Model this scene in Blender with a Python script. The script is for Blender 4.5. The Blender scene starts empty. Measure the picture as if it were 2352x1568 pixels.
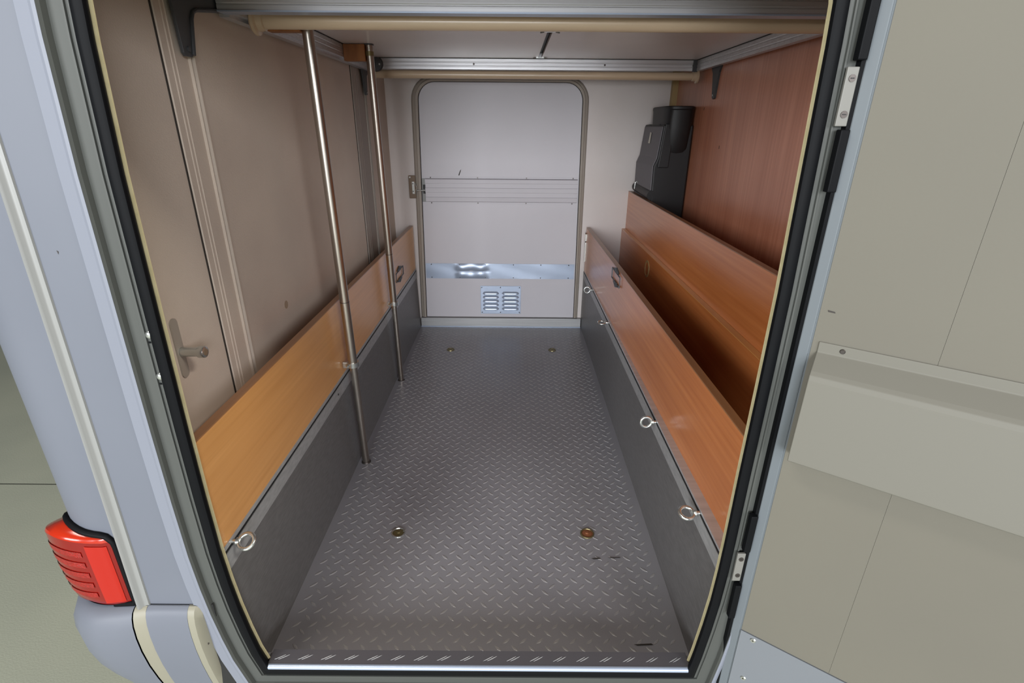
import bpy, bmesh, math, random
from mathutils import Vector, Matrix

# ------------------------------------------------------------------ camera, world, lights, exposure
scene = bpy.context.scene
COL = scene.collection
FPX = 1195.0
PITCH = math.atan(496 / FPX)
ROLL = math.radians(0.45)
CAM_H = 1.10

cam_data = bpy.data.cameras.new('camera')
cam_data.sensor_fit = 'HORIZONTAL'
cam_data.sensor_width = 36.0
cam_data.lens = 36.0 * FPX / 2352.0
cam_data.clip_start = 0.02
cam = bpy.data.objects.new('camera', cam_data)
fw = Vector((0, math.cos(PITCH), -math.sin(PITCH)))
rt = Vector((1, 0, 0))
up = rt.cross(fw)
r2 = math.cos(ROLL) * rt + math.sin(ROLL) * up
u2 = -math.sin(ROLL) * rt + math.cos(ROLL) * up
cam.matrix_world = Matrix(((r2.x, u2.x, -fw.x, 0), (r2.y, u2.y, -fw.y, 0), (r2.z, u2.z, -fw.z, CAM_H), (0, 0, 0, 1)))
COL.objects.link(cam)
scene.camera = cam

world = bpy.data.worlds.new('world')
scene.world = world
world.use_nodes = True
wbg = world.node_tree.nodes['Background']
wbg.inputs['Color'].default_value = (0.92, 0.96, 1.0, 1)
wbg.inputs['Strength'].default_value = 0.10


def area_light(name, loc, target, sx, sy, power, color):
    l = bpy.data.lights.new(name, 'AREA')
    l.shape = 'RECTANGLE'
    l.size = sx
    l.size_y = sy
    l.energy = power
    l.color = color
    o = bpy.data.objects.new(name, l)
    o.location = loc
    o.rotation_euler = (Vector(target) - Vector(loc)).to_track_quat('-Z', 'Y').to_euler()
    COL.objects.link(o)
    return o


area_light('side_fill_left', (-3.4, -3.8, 1.75), (0.4, 2.2, 0.6), 2.0, 1.5, 230, (0.95, 0.97, 1.0))  # added side light that brightens the right wall inside
area_light('side_fill_right', (2.6, -4.4, 2.2), (-0.3, 1.9, 0.6), 2.0, 1.5, 190, (0.97, 0.97, 1.0))  # added side light that brightens the left wall inside
area_light('showroom_gate_daylight', (-0.6, -7.0, 1.5), (0.0, 2.4, 0.9), 2.4, 2.4, 570, (0.93, 0.96, 1.0))
area_light('showroom_ceiling_lamp', (3.0, -0.60, 3.8), (-0.5, 1.0, 0.6), 1.4, 0.25, 95, (1.0, 0.94, 0.84))
area_light('showroom_ceiling_lamp', (-1.6, -0.35, 3.6), (-0.6, 0.3, -0.5), 1.8, 0.25, 50, (1.0, 0.95, 0.86))

scene.view_settings.view_transform = 'Standard'
scene.view_settings.look = 'None'
scene.view_settings.gamma = 1.0
scene.view_settings.use_curve_mapping = False
scene.view_settings.exposure = 0.0


# ------------------------------------------------------------------ helpers: materials
def lin(c):
    return c / 12.92 if c <= 0.04045 else ((c + 0.055) / 1.055) ** 2.4


def rgb(h):
    h = h.lstrip('#')
    return tuple(lin(int(h[i:i + 2], 16) / 255.0) for i in (0, 2, 4)) + (1.0,)


def mat(name, col, rough=0.5, metal=0.0, col2=None, scale=(8, 8, 8), bump=0.0, bscale=200.0, spec=0.5, mix=(0.35, 0.65), detail=4.0, coat=0.0, trans=0.0, aniso=0.0):
    m = bpy.data.materials.new(name)
    m.use_nodes = True
    nt = m.node_tree
    b = nt.nodes['Principled BSDF']
    b.inputs['Base Color'].default_value = rgb(col)
    b.inputs['Roughness'].default_value = rough
    b.inputs['Metallic'].default_value = metal
    b.inputs['Specular IOR Level'].default_value = spec
    b.inputs['Coat Weight'].default_value = coat
    b.inputs['Coat Roughness'].default_value = 0.08
    b.inputs['Transmission Weight'].default_value = trans
    tc = nt.nodes.new('ShaderNodeTexCoord')
    if col2:
        mp = nt.nodes.new('ShaderNodeMapping')
        mp.inputs['Scale'].default_value = scale
        nt.links.new(tc.outputs['Object'], mp.inputs['Vector'])
        nz = nt.nodes.new('ShaderNodeTexNoise')
        nz.inputs['Scale'].default_value = 1.0
        nz.inputs['Detail'].default_value = detail
        nt.links.new(mp.outputs['Vector'], nz.inputs['Vector'])
        rp = nt.nodes.new('ShaderNodeValToRGB')
        rp.color_ramp.elements[0].position = mix[0]
        rp.color_ramp.elements[1].position = mix[1]
        rp.color_ramp.elements[0].color = rgb(col)
        rp.color_ramp.elements[1].color = rgb(col2)
        nt.links.new(nz.outputs['Fac'], rp.inputs['Fac'])
        nt.links.new(rp.outputs['Color'], b.inputs['Base Color'])
    if bump > 0:
        n2 = nt.nodes.new('ShaderNodeTexNoise')
        n2.inputs['Scale'].default_value = bscale
        n2.inputs['Detail'].default_value = 3.0
        nt.links.new(tc.outputs['Object'], n2.inputs['Vector'])
        bp = nt.nodes.new('ShaderNodeBump')
        bp.inputs['Strength'].default_value = bump
        bp.inputs['Distance'].default_value = 0.002
        nt.links.new(n2.outputs['Fac'], bp.inputs['Height'])
        nt.links.new(bp.outputs['Normal'], b.inputs['Normal'])
    return m


def wood(name, base, dark, axis, rough=0.3):
    """laminated wood: grain streaks stretched along one axis"""
    m = bpy.data.materials.new(name)
    m.use_nodes = True
    nt = m.node_tree
    b = nt.nodes['Principled BSDF']
    b.inputs['Roughness'].default_value = rough
    b.inputs['Coat Weight'].default_value = 0.5
    b.inputs['Coat Roughness'].default_value = 0.28
    tc = nt.nodes.new('ShaderNodeTexCoord')
    fine, wide = [90, 90, 90], [14, 14, 14]
    fine[axis] = 2.2
    wide[axis] = 0.9
    outs = []
    for sc in (fine, wide):
        mp = nt.nodes.new('ShaderNodeMapping')
        mp.inputs['Scale'].default_value = sc
        nt.links.new(tc.outputs['Object'], mp.inputs['Vector'])
        nz = nt.nodes.new('ShaderNodeTexNoise')
        nz.inputs['Scale'].default_value = 1.0
        nz.inputs['Detail'].default_value = 5.0
        nt.links.new(mp.outputs['Vector'], nz.inputs['Vector'])
        outs.append(nz.outputs['Fac'])
    mx = nt.nodes.new('ShaderNodeMath')
    mx.operation = 'MULTIPLY_ADD'
    nt.links.new(outs[0], mx.inputs[0])
    mx.inputs[1].default_value = 0.55
    ml = nt.nodes.new('ShaderNodeMath')
    ml.operation = 'MULTIPLY'
    nt.links.new(outs[1], ml.inputs[0])
    ml.inputs[1].default_value = 0.45
    nt.links.new(ml.outputs[0], mx.inputs[2])
    rp = nt.nodes.new('ShaderNodeValToRGB')
    rp.color_ramp.elements[0].position = 0.36
    rp.color_ramp.elements[1].position = 0.62
    rp.color_ramp.elements[0].color = rgb(dark)
    rp.color_ramp.elements[1].color = rgb(base)
    nt.links.new(mx.outputs[0], rp.inputs['Fac'])
    nt.links.new(rp.outputs['Color'], b.inputs['Base Color'])
    bp = nt.nodes.new('ShaderNodeBump')
    bp.inputs['Strength'].default_value = 0.08
    bp.inputs['Distance'].default_value = 0.001
    nt.links.new(outs[0], bp.inputs['Height'])
    nt.links.new(bp.outputs['Normal'], b.inputs['Normal'])
    return m


M = {}
M['vinyl'] = mat('grey_vinyl_floor', '#8c8b90', 0.3, col2='#87868b', scale=(3, 3, 3), bump=0.08, bscale=300)
M['tread'] = mat('lightened_grey_tread', '#979596', 0.32)  # paler than the floor: light caught by the bars, put into the colour
M['panel_grey'] = mat('grey_woven_panel', '#6b6a6a', 0.4, col2='#5f5e5e', scale=(120, 40, 260), bump=0.15, bscale=500)
M['wall_beige'] = mat('beige_grained_wall_lining', '#cdbfb1', 0.75, col2='#c5b7aa', scale=(4, 4, 4), bump=0.25, bscale=420)
M['wall_pale'] = mat('pale_grained_wall_lining', '#d8d0cd', 0.7, col2='#d2cac6', scale=(3, 3, 3), bump=0.25, bscale=420)
M['wood_oak'] = wood('honey_beech_laminate', '#dba05e', '#cd9150', 1, 0.3)
M['wood_red'] = wood('reddish_beech_laminate', '#cf8249', '#bd6f3a', 1, 0.26)
M['wood_wall'] = wood('red_brown_veneer', '#c48468', '#ae6e52', 2, 0.36)
M['wood_edge'] = wood('brown_edge_band', '#9a6b45', '#855a38', 1, 0.4)
M['alu'] = mat('brushed_aluminium', '#cfcfd2', 0.34, metal=0.55, col2='#c0c0c3', scale=(2, 60, 200), bump=0.03, bscale=300)
M['alu_dull'] = mat('dull_aluminium', '#aeafb0', 0.42, metal=0.3, col2='#a0a1a2', scale=(3, 40, 120))
M['alu_bright'] = mat('bright_aluminium', '#a3afc2', 0.34, metal=0.4, bump=0.02, bscale=60)
M['alu_frame'] = mat('grey_anodised_frame', '#4a4c49', 0.5, spec=0.25)
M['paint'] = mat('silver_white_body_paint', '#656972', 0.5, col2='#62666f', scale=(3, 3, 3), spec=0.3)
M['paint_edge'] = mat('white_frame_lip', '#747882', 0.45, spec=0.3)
M['mould'] = mat('white_plastic_moulding', '#7f807e', 0.38)
M['cream'] = mat('cream_liner_edge', '#c9bf98', 0.6, col2='#bfb48b', scale=(60, 60, 60))
M['cream2'] = mat('cream_plastic_joint', '#817e6f', 0.5)
M['rubber'] = mat('black_rubber', '#0f1012', 0.5, spec=0.07)
M['black'] = mat('matt_black', '#161617', 0.6)
M['steel'] = mat('stainless_tube', '#bab4ac', 0.34, metal=1.0, col2='#a69d93', scale=(30, 30, 3))
M['zinc'] = mat('zinc_plated_steel', '#c9ccc9', 0.25, metal=0.9)
M['darksteel'] = mat('dark_grey_powder_coat', '#45474a', 0.5)
M['beige_tube'] = mat('beige_plastic_tube', '#c5b096', 0.27, col2='#bea98f', scale=(4, 30, 30))
M['door_white'] = mat('white_door_panel', '#c2bfc4', 0.5, col2='#bdbabf', scale=(2, 2, 2), bump=0.05, bscale=300)
M['door_profile'] = mat('pale_aluminium_profile', '#bfbcc1', 0.55)
M['door_frame'] = mat('taupe_door_gasket', '#9a9187', 0.5)
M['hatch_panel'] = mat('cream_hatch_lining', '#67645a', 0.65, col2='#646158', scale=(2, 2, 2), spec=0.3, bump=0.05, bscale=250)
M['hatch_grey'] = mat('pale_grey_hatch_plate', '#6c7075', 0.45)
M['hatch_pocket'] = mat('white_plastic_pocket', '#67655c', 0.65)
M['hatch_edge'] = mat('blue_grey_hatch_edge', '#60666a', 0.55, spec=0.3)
M['bed_under'] = mat('pale_bed_underside', '#e2dcda', 0.3, col2='#dcd6d4', scale=(3, 3, 3))
M['screw'] = mat('dark_screw', '#4a4542', 0.35, metal=0.6)
M['case_black'] = mat('black_plastic_case', '#151517', 0.5, bump=0.1, bscale=200)
M['case_grey'] = mat('dark_grey_case_side', '#6a686d', 0.55, bump=0.1, bscale=200)
M['sticker'] = mat('pale_sticker', '#d8d5c8', 0.6)
M['lens'] = mat('red_lens', '#740b06', 0.14, coat=0.2, spec=0.35)
M['lens_top'] = mat('orange_red_lens', '#a0250f', 0.18, coat=0.2, spec=0.35)
M['lens_bright'] = mat('bright_red_lens', '#9c170a', 0.12, coat=0.2, spec=0.35)
M['lens_band'] = mat('red_reflector_band', '#930f08', 0.3, col2='#780a05', scale=(250, 250, 250), bump=0.8, bscale=500)
M['ground'] = mat('pale_green_grey_screed', '#acae9b', 0.55, col2='#a2a594', scale=(1.5, 1.5, 1.5), bump=0.25, bscale=160)
M['joint'] = mat('dark_floor_joint', '#3c3d33', 0.8)
M['brass'] = mat('tarnished_brass', '#7d7352', 0.35, metal=0.7)
M['copper'] = mat('rusty_brown_cap', '#8f5a3c', 0.5, metal=0.2)
M['block'] = mat('varnished_wood_block', '#9a6232', 0.5, col2='#7d4a22', scale=(40, 40, 8))
M['gold'] = mat('golden_corner_strip', '#a58c5c', 0.45)
M['scuff'] = mat('dark_scuff', '#332e2a', 0.7)
M['hinge_plate'] = mat('grey_hinge_plate', '#6e6d68', 0.5)
M['sill'] = mat('dull_dark_sill', '#58565a', 0.42, metal=0.2)
M['rust'] = mat('brown_rust_plate', '#75624f', 0.5)


# ------------------------------------------------------------------ helpers: geometry
class MB:
    def __init__(self):
        self.v, self.f = [], []

    def add(self, verts, faces):
        n = len(self.v)
        self.v += [tuple(p) for p in verts]
        self.f += [tuple(i + n for i in f) for f in faces]
        return self

    def box(self, x0, x1, y0, y1, z0, z1):
        return self.add([(x0, y0, z0), (x1, y0, z0), (x1, y1, z0), (x0, y1, z0), (x0, y0, z1), (x1, y0, z1), (x1, y1, z1), (x0, y1, z1)],
                        [(3, 2, 1, 0), (4, 5, 6, 7), (0, 1, 5, 4), (1, 2, 6, 5), (2, 3, 7, 6), (3, 0, 4, 7)])

    def tube(self, a, b, ra, rb=None, seg=20, caps=True):
        rb = ra if rb is None else rb
        a, b = Vector(a), Vector(b)
        d = (b - a).normalized()
        u = d.orthogonal().normalized()
        w = d.cross(u)
        vs = []
        for p, r in ((a, ra), (b, rb)):
            for i in range(seg):
                t = 2 * math.pi * i / seg
                vs.append(p + u * (r * math.cos(t)) + w * (r * math.sin(t)))
        fs = [(i, (i + 1) % seg, seg + (i + 1) % seg, seg + i) for i in range(seg)]
        if caps:
            fs += [tuple(range(seg - 1, -1, -1)), tuple(range(seg, 2 * seg))]
        return self.add(vs, fs)

    def path_tube(self, pts, r, seg=10, closed=False):
        pts = [Vector(p) for p in pts]
        n = len(pts)
        rings = []
        prev = None
        for i in range(n):
            if closed:
                t = (pts[(i + 1) % n] - pts[i - 1]).normalized()
            else:
                t = (pts[min(i + 1, n - 1)] - pts[max(i - 1, 0)]).normalized()
            u = (prev - t * prev.dot(t)).normalized() if prev is not None and (prev - t * prev.dot(t)).length > 1e-6 else t.orthogonal().normalized()
            prev = u
            w = t.cross(u)
            rings.append([pts[i] + u * (r * math.cos(2 * math.pi * k / seg)) + w * (r * math.sin(2 * math.pi * k / seg)) for k in range(seg)])
        vs = [p for rg in rings for p in rg]
        fs = []
        m = n if closed else n - 1
        for i in range(m):
            j = (i + 1) % n
            fs += [(i * seg + k, i * seg + (k + 1) % seg, j * seg + (k + 1) % seg, j * seg + k) for k in range(seg)]
        if not closed:
            fs += [tuple(range(seg - 1, -1, -1)), tuple((n - 1) * seg + k for k in range(seg))]
        return self.add(vs, fs)

    def prism(self, poly, fn, t0, t1):
        """2-D polygon placed by fn(a, b, t) between t0 and t1"""
        n = len(poly)
        vs = [fn(a, b, t0) for a, b in poly] + [fn(a, b, t1) for a, b in poly]
        fs = [(i, (i + 1) % n, n + (i + 1) % n, n + i) for i in range(n)] + [tuple(range(n - 1, -1, -1)), tuple(range(n, 2 * n))]
        return self.add(vs, fs)

    def loft(self, rings, closed_ring=True, closed_path=False, caps=False):
        n, k = len(rings), len(rings[0])
        vs = [p for r in rings for p in r]
        fs = []
        for i in range(n if closed_path else n - 1):
            j = (i + 1) % n
            for a in range(k if closed_ring else k - 1):
                b = (a + 1) % k
                fs.append((i * k + a, i * k + b, j * k + b, j * k + a))
        if caps:
            fs += [tuple(range(k - 1, -1, -1)), tuple((n - 1) * k + a for a in range(k))]
        return self.add(vs, fs)


def build(name, mb, m, parent=None, bevel=0.0, smooth=False, seg=2, base=True):
    """links a builder's shapes as ONE mesh object; coordinates are world, the origin goes to the parent's or the shape's base"""
    vs = mb.v
    if parent is not None:
        org = Vector(parent.get('_org', (0, 0, 0)))
    elif base:
        xs, ys, zs = zip(*vs)
        org = Vector(((min(xs) + max(xs)) / 2, (min(ys) + max(ys)) / 2, min(zs)))
    else:
        org = Vector((0, 0, 0))
    me = bpy.data.meshes.new(name)
    me.from_pydata([(x - org.x, y - org.y, z - org.z) for x, y, z in vs], [], mb.f)
    bm = bmesh.new()
    bm.from_mesh(me)
    bmesh.ops.recalc_face_normals(bm, faces=bm.faces)
    if bevel > 0:
        es = [e for e in bm.edges if len(e.link_faces) == 2 and e.calc_face_angle(0) > 0.5]
        bmesh.ops.bevel(bm, geom=es, offset=bevel, segments=seg, affect='EDGES', profile=0.5, clamp_overlap=True)
    if smooth:
        for f in bm.faces:
            f.smooth = True
        for e in bm.edges:
            if len(e.link_faces) == 2 and e.calc_face_angle(0) > 0.7:
                e.smooth = False
    bm.to_mesh(me)
    bm.free()
    me.materials.append(m)
    o = bpy.data.objects.new(name, me)
    COL.objects.link(o)
    if parent is not None:
        o.parent = parent
        o['_org'] = tuple(org)
    else:
        o.location = org
        o['_org'] = tuple(org)
    return o


def thing(name, loc, label, cat, group=None, kind=None):
    o = bpy.data.objects.new(name, None)
    o.empty_display_size = 0.05
    o.location = loc
    o['_org'] = tuple(loc)
    COL.objects.link(o)
    return tag(o, label, cat, group, kind)


def tag(o, label, cat, group=None, kind=None):
    o['label'] = label
    o['category'] = cat
    if group:
        o['group'] = group
    if kind:
        o['kind'] = kind
    return o


def copy_tree(o, loc, label, parent=None):
    c = o.copy()
    COL.objects.link(c)
    c.parent = parent
    if parent is None:
        c.location = loc
        c['label'] = label
    for ch in o.children:
        copy_tree(ch, None, None, c)
    return c


# ------------------------------------------------------------------ main dimensions (metres, camera foot at the origin)
XL, XR = -0.65, 0.815          # lining of the rear wall and veneered bulkhead
FL, FR, FLT = -0.537, 0.405, -0.546         # tread floor between the kick panels
YN, YF = 0.753, 2.90            # hatch opening and far wall
ZT = 1.95                      # garage ceiling, out of the picture
ZB = 1.32                      # underside of the bed frame rails

# ------------------------------------------------------------------ the setting
b = MB().box(-14, 14, -9, 2.026, -0.55, -0.50)
ground = build('ground', b, M['ground'])
tag(ground, 'pale green grey screed floor of the hall beside the red tail light', 'floor', kind='structure')
b = MB().box(-14, 14, 2.034, 16, -0.55, -0.50)
build('far_slab', b, M['ground'], ground)
b = MB().box(-14, 14, 2.026, 2.034, -0.55, -0.5004)
build('joint', b, M['joint'], ground)

floor = build('floor', MB().box(XL, XR, YN, YF, -0.03, 0.0), M['vinyl'])
tag(floor, 'dark grey chequer plate floor of the vehicle garage', 'floor', kind='structure')


def lozenge(length=0.024, width=0.0072, h=0.0010):
    """one raised tread bar with pointed ends"""
    b = MB()
    pr = [(-1, 0, 0), (-0.45, 0.75, 0), (0.0, 1, 0), (0.45, 0.75, 0), (1, 0, 0), (0.45, -0.75, 0), (0, -1, 0), (-0.45, -0.75, 0)]
    bot = [(p[0] * length / 2, p[1] * width / 2, 0) for p in pr]
    top = [(p[0] * length / 2 * 0.8, p[1] * width / 2 * 0.5, h) for p in pr]
    b.add(bot + top, [(i, (i + 1) % 8, 8 + (i + 1) % 8, 8 + i) for i in range(8)] + [tuple(range(8, 16))])
    return b


PITCH_T = 0.0385
lz = lozenge()
bars = []
for j in range(0, 110):
    y = 0.788 + j * PITCH_T / 2
    if y > YF - 0.02:
        break
    for i in range(-40, 40):
        x = 0.012 + i * PITCH_T + (PITCH_T / 2 if j % 2 else 0)
        if FL + 0.012 < x < FR - 0.012:
            bars.append((x, y, math.radians(-42 if j % 2 == 0 else 42)))
bars.sort(key=lambda t: t[1])
tread_me = bpy.data.meshes.new('tread_bar')
tread_me.from_pydata(lz.v, [], lz.f)
tread_me.materials.append(M['tread'])
fo = Vector(floor['_org'])
for x, y, a in bars[:300]:
    o = bpy.data.objects.new('tread_bar', tread_me)
    COL.objects.link(o)
    o.parent = floor
    o.location = (x - fo.x, y - fo.y, -fo.z)
    o.rotation_euler.z = a
b = MB()
for x, y, a in bars[300:]:
    c, s = math.cos(a), math.sin(a)
    b.add([(x + p[0] * c - p[1] * s, y + p[0] * s + p[1] * c, p[2]) for p in lz.v], lz.f)
o = build('tread_pattern', b, M['tread'], floor)
o['kind'] = 'stuff'
for x0, x1, y, w in ((0.222, 0.248, 1.094, 0.003), (0.268, 0.305, 1.098, 0.002), (0.285, 0.33, 0.838, 0.003)):
    build('scuff_mark', MB().add([(x0, y, 0.0018), (x0 + 0.008, y - w, 0.0018), (x1, y - w * 0.3, 0.0018), (x1 - 0.004, y + w, 0.0018)], [(0, 1, 2, 3)]), M['scuff'], floor)

b = MB().box(XL - 0.03, XL, YN, YF, -0.03, ZT)
wl = build('wall_left', b, M['wall_beige'])
tag(wl, 'beige grained lining of the left wall behind the poles', 'wall', kind='structure')
b = MB().box(XL - 0.03, XR + 0.03, YF, YF + 0.04, -0.03, ZT)
wf = build('wall_far', b, M['wall_pale'])
tag(wf, 'pale grained far wall around the closed hatch', 'wall', kind='structure')
b = MB().box(XR, XR + 0.02, YN, YF, -0.03, ZT)
wr = build('wall_right', b, M['wood_wall'])
tag(wr, 'reddish brown wood veneer bulkhead on the right', 'wall', kind='structure')
for y, z in ((2.44, 1.165), (2.2, 1.02)):
    build('scratch', MB().box(XR - 0.0006, XR, y, y + 0.004, z, z + 0.012), M['scuff'], wr)
b = MB().box(XL - 0.03, XR + 0.03, YN, YF + 0.04, ZT, ZT + 0.04)
tag(build('ceiling', b, M['wall_pale']), 'pale ceiling over the garage', 'ceiling', kind='structure')
# stains on the beige wall
for y, z, r in ((1.42, 0.62, 0.012), (2.62, 1.17, 0.006), (2.7, 1.07, 0.005), (2.66, 0.98, 0.005)):
    b = MB().tube((XL, y, z), (XL + 0.0006, y, z), r, seg=10)
    build('stain', b, mat('stain', '#a8957f', 0.8), wl)

# hatch opening outline (x, z), measured up one side and down the other
left_side = [(-0.502, 0.0547), (-0.5151, 0.1036), (-0.5245, 0.16), (-0.533, 0.2258), (-0.5386, 0.2916), (-0.5424, 0.3668), (-0.5433, 0.489), (-0.5424, 0.63), (-0.5396, 0.818), (-0.5358, 1.0342), (-0.5283, 1.194)]
right_side = [(0.3929, 1.194), (0.3957, 1.0342), (0.3986, 0.8744), (0.3986, 0.724), (0.3976, 0.536), (0.3976, 0.4044), (0.3967, 0.3292), (0.3939, 0.254), (0.3882, 0.1788), (0.3807, 0.1036), (0.3741, 0.0547)]
arch = [(-0.5245, 1.241), (-0.5151, 1.2786), (-0.4982, 1.3049), (-0.47, 1.3162), (0.3384, 1.3162), (0.3666, 1.3049), (0.3835, 1.2786), (0.391, 1.241)]
OUT = left_side + arch + right_side


def offset_loop(loop, d):
    n = len(loop)
    res = []
    for i in range(n):
        p0, p1, p2 = Vector(loop[i - 1]), Vector(loop[i]), Vector(loop[(i + 1) % n])
        a, c = (p1 - p0).normalized(), (p2 - p1).normalized()
        na, nc = Vector((-a.y, a.x)), Vector((-c.y, c.x))
        m = (na + nc)
        m = m / max(m.dot(na), 0.3) if m.length > 1e-6 else na
        res.append((p1.x + m.x * d, p1.y + m.y * d))
    return res


def sweep(section):
    """closed cross-section [(n, y)] carried round the opening; n grows away from the opening"""
    cols = []
    for n_, y in section:
        cols.append([(x, y, z) for x, z in offset_loop(OUT, n_)])
    rings = [[cols[k][i] for k in range(len(section))] for i in range(len(OUT))]
    return MB().loft(rings, True, True)


# near wall with its opening: lining side, core and painted skin
def holed_wall(y0, y1, inner_off, x0, x1, z0, z1):
    b = MB()
    inner = offset_loop(OUT, inner_off)
    n = len(inner)
    cx, cz = -0.08, 0.65
    outer = []
    for x, z in inner:
        dx, dz = x - cx, z - cz
        t = min([v for v in (((x1 - cx) / dx if dx > 0 else (x0 - cx) / dx) if abs(dx) > 1e-9 else 9e9, ((z1 - cz) / dz if dz > 0 else (z0 - cz) / dz) if abs(dz) > 1e-9 else 9e9)])
        outer.append((cx + dx * t, cz + dz * t))
    corners = [(x0, z0), (x0, z1), (x1, z1), (x1, z0)]
    vs = [(x, y0, z) for x, z in inner] + [(x, y0, z) for x, z in outer] + [(x, y1, z) for x, z in inner] + [(x, y1, z) for x, z in outer]
    fs = []
    for i in range(n):
        j = (i + 1) % n
        fs += [(i, j, n + j, n + i), (2 * n + i, 3 * n + i, 3 * n + j, 2 * n + j), (i, 2 * n + i, 2 * n + j, j)]
        a, c = outer[i], outer[j]
        if abs(a[0] - c[0]) > 1e-6 and abs(a[1] - c[1]) > 1e-6:   # a corner of the sheet lies between
            k = min(corners, key=lambda q: (q[0] - (a[0] + c[0]) / 2) ** 2 + (q[1] - (a[1] + c[1]) / 2) ** 2)
            for yy, off in ((y0, n), (y1, 3 * n)):
                vs.append((k[0], yy, k[1]))
                fs.append((off + i, off + j, len(vs) - 1))
            fs += [(n + i, len(vs) - 2, len(vs) - 1, 3 * n + i), (len(vs) - 2, n + j, 3 * n + j, len(vs) - 1)]
        else:
            fs.append((n + i, n + j, 3 * n + j, 3 * n + i))
    return b.add(vs, fs)


wn = build('wall_near', holed_wall(0.7495, 0.7525, 0.0085, XL - 0.03, XR + 0.03, -0.05, ZT), M['wall_beige'])
tag(wn, 'beige lined near wall around the open hatch', 'wall', kind='structure')

# painted body outside: flat side, rounded rear corner, rear face
CX, CY, CR = -0.752, 0.8178, 0.0846
XS, YS = -0.6157, 0.7332      # rear edge of the hatch flange, plane of the painted side


def corner_path(e, u):
    """plan point on the outside of the body: u in metres from XS to the left and round the corner, e = offset outwards"""
    s = XS - CX
    if u <= s:
        return (XS - u, YS - e)
    a = (u - s) / CR
    if a <= math.pi / 2:
        return (CX - (CR + e) * math.sin(a), CY - (CR + e) * math.cos(a))
    return (CX - CR - e, CY + (u - s - CR * math.pi / 2))


US = XS - CX
UC = US + CR * math.pi / 2
us = [-0.016, US * 0.5, US] + [US + CR * math.pi / 2 * k / 10 for k in range(1, 11)] + [UC + 0.3, UC + 2.1]
rings = []
for z in (0.2408, 2.3):
    rings.append([(corner_path(0, u)[0], corner_path(0, u)[1], z) for u in us] + [(-0.69, UC + 2.1, z), (-0.69, 0.749, z), (XS + 0.016, 0.749, z)])
b = MB().loft(rings, True, False, True)
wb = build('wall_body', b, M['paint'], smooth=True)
tag(wb, 'silver white painted rear corner of the vehicle body', 'vehicle body', kind='structure')
# skin above and to the right of the hatch, and underbody
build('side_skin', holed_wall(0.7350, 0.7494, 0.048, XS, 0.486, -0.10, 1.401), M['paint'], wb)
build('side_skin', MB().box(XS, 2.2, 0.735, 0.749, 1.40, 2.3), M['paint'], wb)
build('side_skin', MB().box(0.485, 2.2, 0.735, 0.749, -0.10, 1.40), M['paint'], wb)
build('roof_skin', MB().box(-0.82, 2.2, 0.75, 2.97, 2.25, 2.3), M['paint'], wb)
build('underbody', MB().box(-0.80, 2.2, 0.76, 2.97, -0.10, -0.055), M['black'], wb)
build('bulkhead_skin', MB().box(2.18, 2.2, 0.75, 2.97, -0.055, 2.25), M['paint'], wb)
for x, z in ((-0.6505, 0.931),):
    build('paint_chip', MB().add([(x, YS - 0.0005, z), (x + 0.0025, YS - 0.0005, z - 0.002), (x + 0.001, YS - 0.0005, z - 0.006)], [(0, 1, 2)]), M['scuff'], wb)

# frame of the hatch
tr = thing('trim_1', (-0.075, 0.74, 0.0), 'aluminium frame with black rubber seal round the open hatch', 'frame', kind='structure')
build('liner_edge', sweep([(-0.0044, 0.7501), (0.0099, 0.7501), (0.0099, 0.7525), (-0.0044, 0.7525)]), M['cream'], tr)
seal = [(-0.0005, 0.7492), (-0.0055, 0.7410), (-0.0085, 0.7335), (-0.0072, 0.7295), (-0.0035, 0.7275), (0.0015, 0.7268), (0.0065, 0.7278), (0.0100, 0.7310), (0.0118, 0.7370), (0.0118, 0.7492)]
build('rubber_seal', sweep(seal), M['rubber'], tr, smooth=True)
alu = [(0.0118, 0.7492), (0.0118, 0.7388), (0.0193, 0.7379), (0.0197, 0.7346), (0.0221, 0.7346), (0.0226, 0.7379), (0.0432, 0.7388), (0.0446, 0.7304), (0.047, 0.7266), (0.047, 0.7492)]
build('aluminium_rebate', sweep(alu), M['alu_frame'], tr)
lip = [(0.047, 0.7492), (0.047, 0.7261), (0.0512, 0.7252), (0.0564, 0.7276), (0.0761, 0.7308), (0.0761, 0.7492)]
build('painted_flange', sweep(lip), M['paint_edge'], tr)
sill = build('sill_plate', MB().box(-0.500, 0.373, 0.735, 0.769, 0.0604, 0.0688), M['sill'], tr)
o = build('sill_nose', MB().tube((-0.500, 0.735, 0.0637), (0.373, 0.735, 0.0637), 0.0058, seg=14), M['alu_bright'], sill, smooth=True)
build('sill_riser', MB().box(-0.520, 0.393, 0.7575, 0.768, 0.0, 0.0604), M['alu_dull'], sill)
for k in range(18):
    x = -0.48 + k * 0.0484
    for dx in (0, 0.008):
        b = MB()
        c, s = math.cos(0.5), math.sin(0.5)
        b.add([(x + dx + p[0] * c - p[1] * s * 0.3, 0.752 + p[0] * s + p[1] * c * 0.3, 0.0688 + p[2] * 0.4) for p in lz.v], lz.f)
        build('tread_bar', b, M['alu_dull'], sill)
for x, z in ((-0.5523, 0.8011), (-0.5532, 0.7306)):
    b = MB()
    for k in range(5):
        a0, a1 = k * 0.3, (k + 1) * 0.3
        b.tube((x, 0.7351 - 0.0045 * math.sin(a0), z), (x, 0.7351 - 0.0045 * math.sin(a1), z), 0.0068 * math.cos(a0), 0.0068 * math.cos(a1), 14, k == 4)
    s_ = build('screw_head', b, M['zinc'], tr, smooth=True)
    build('screw_recess', MB().box(x - 0.002, x + 0.002, 0.7300, 0.7308, z - 0.012, z - 0.009), M['rubber'], s_)

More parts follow.
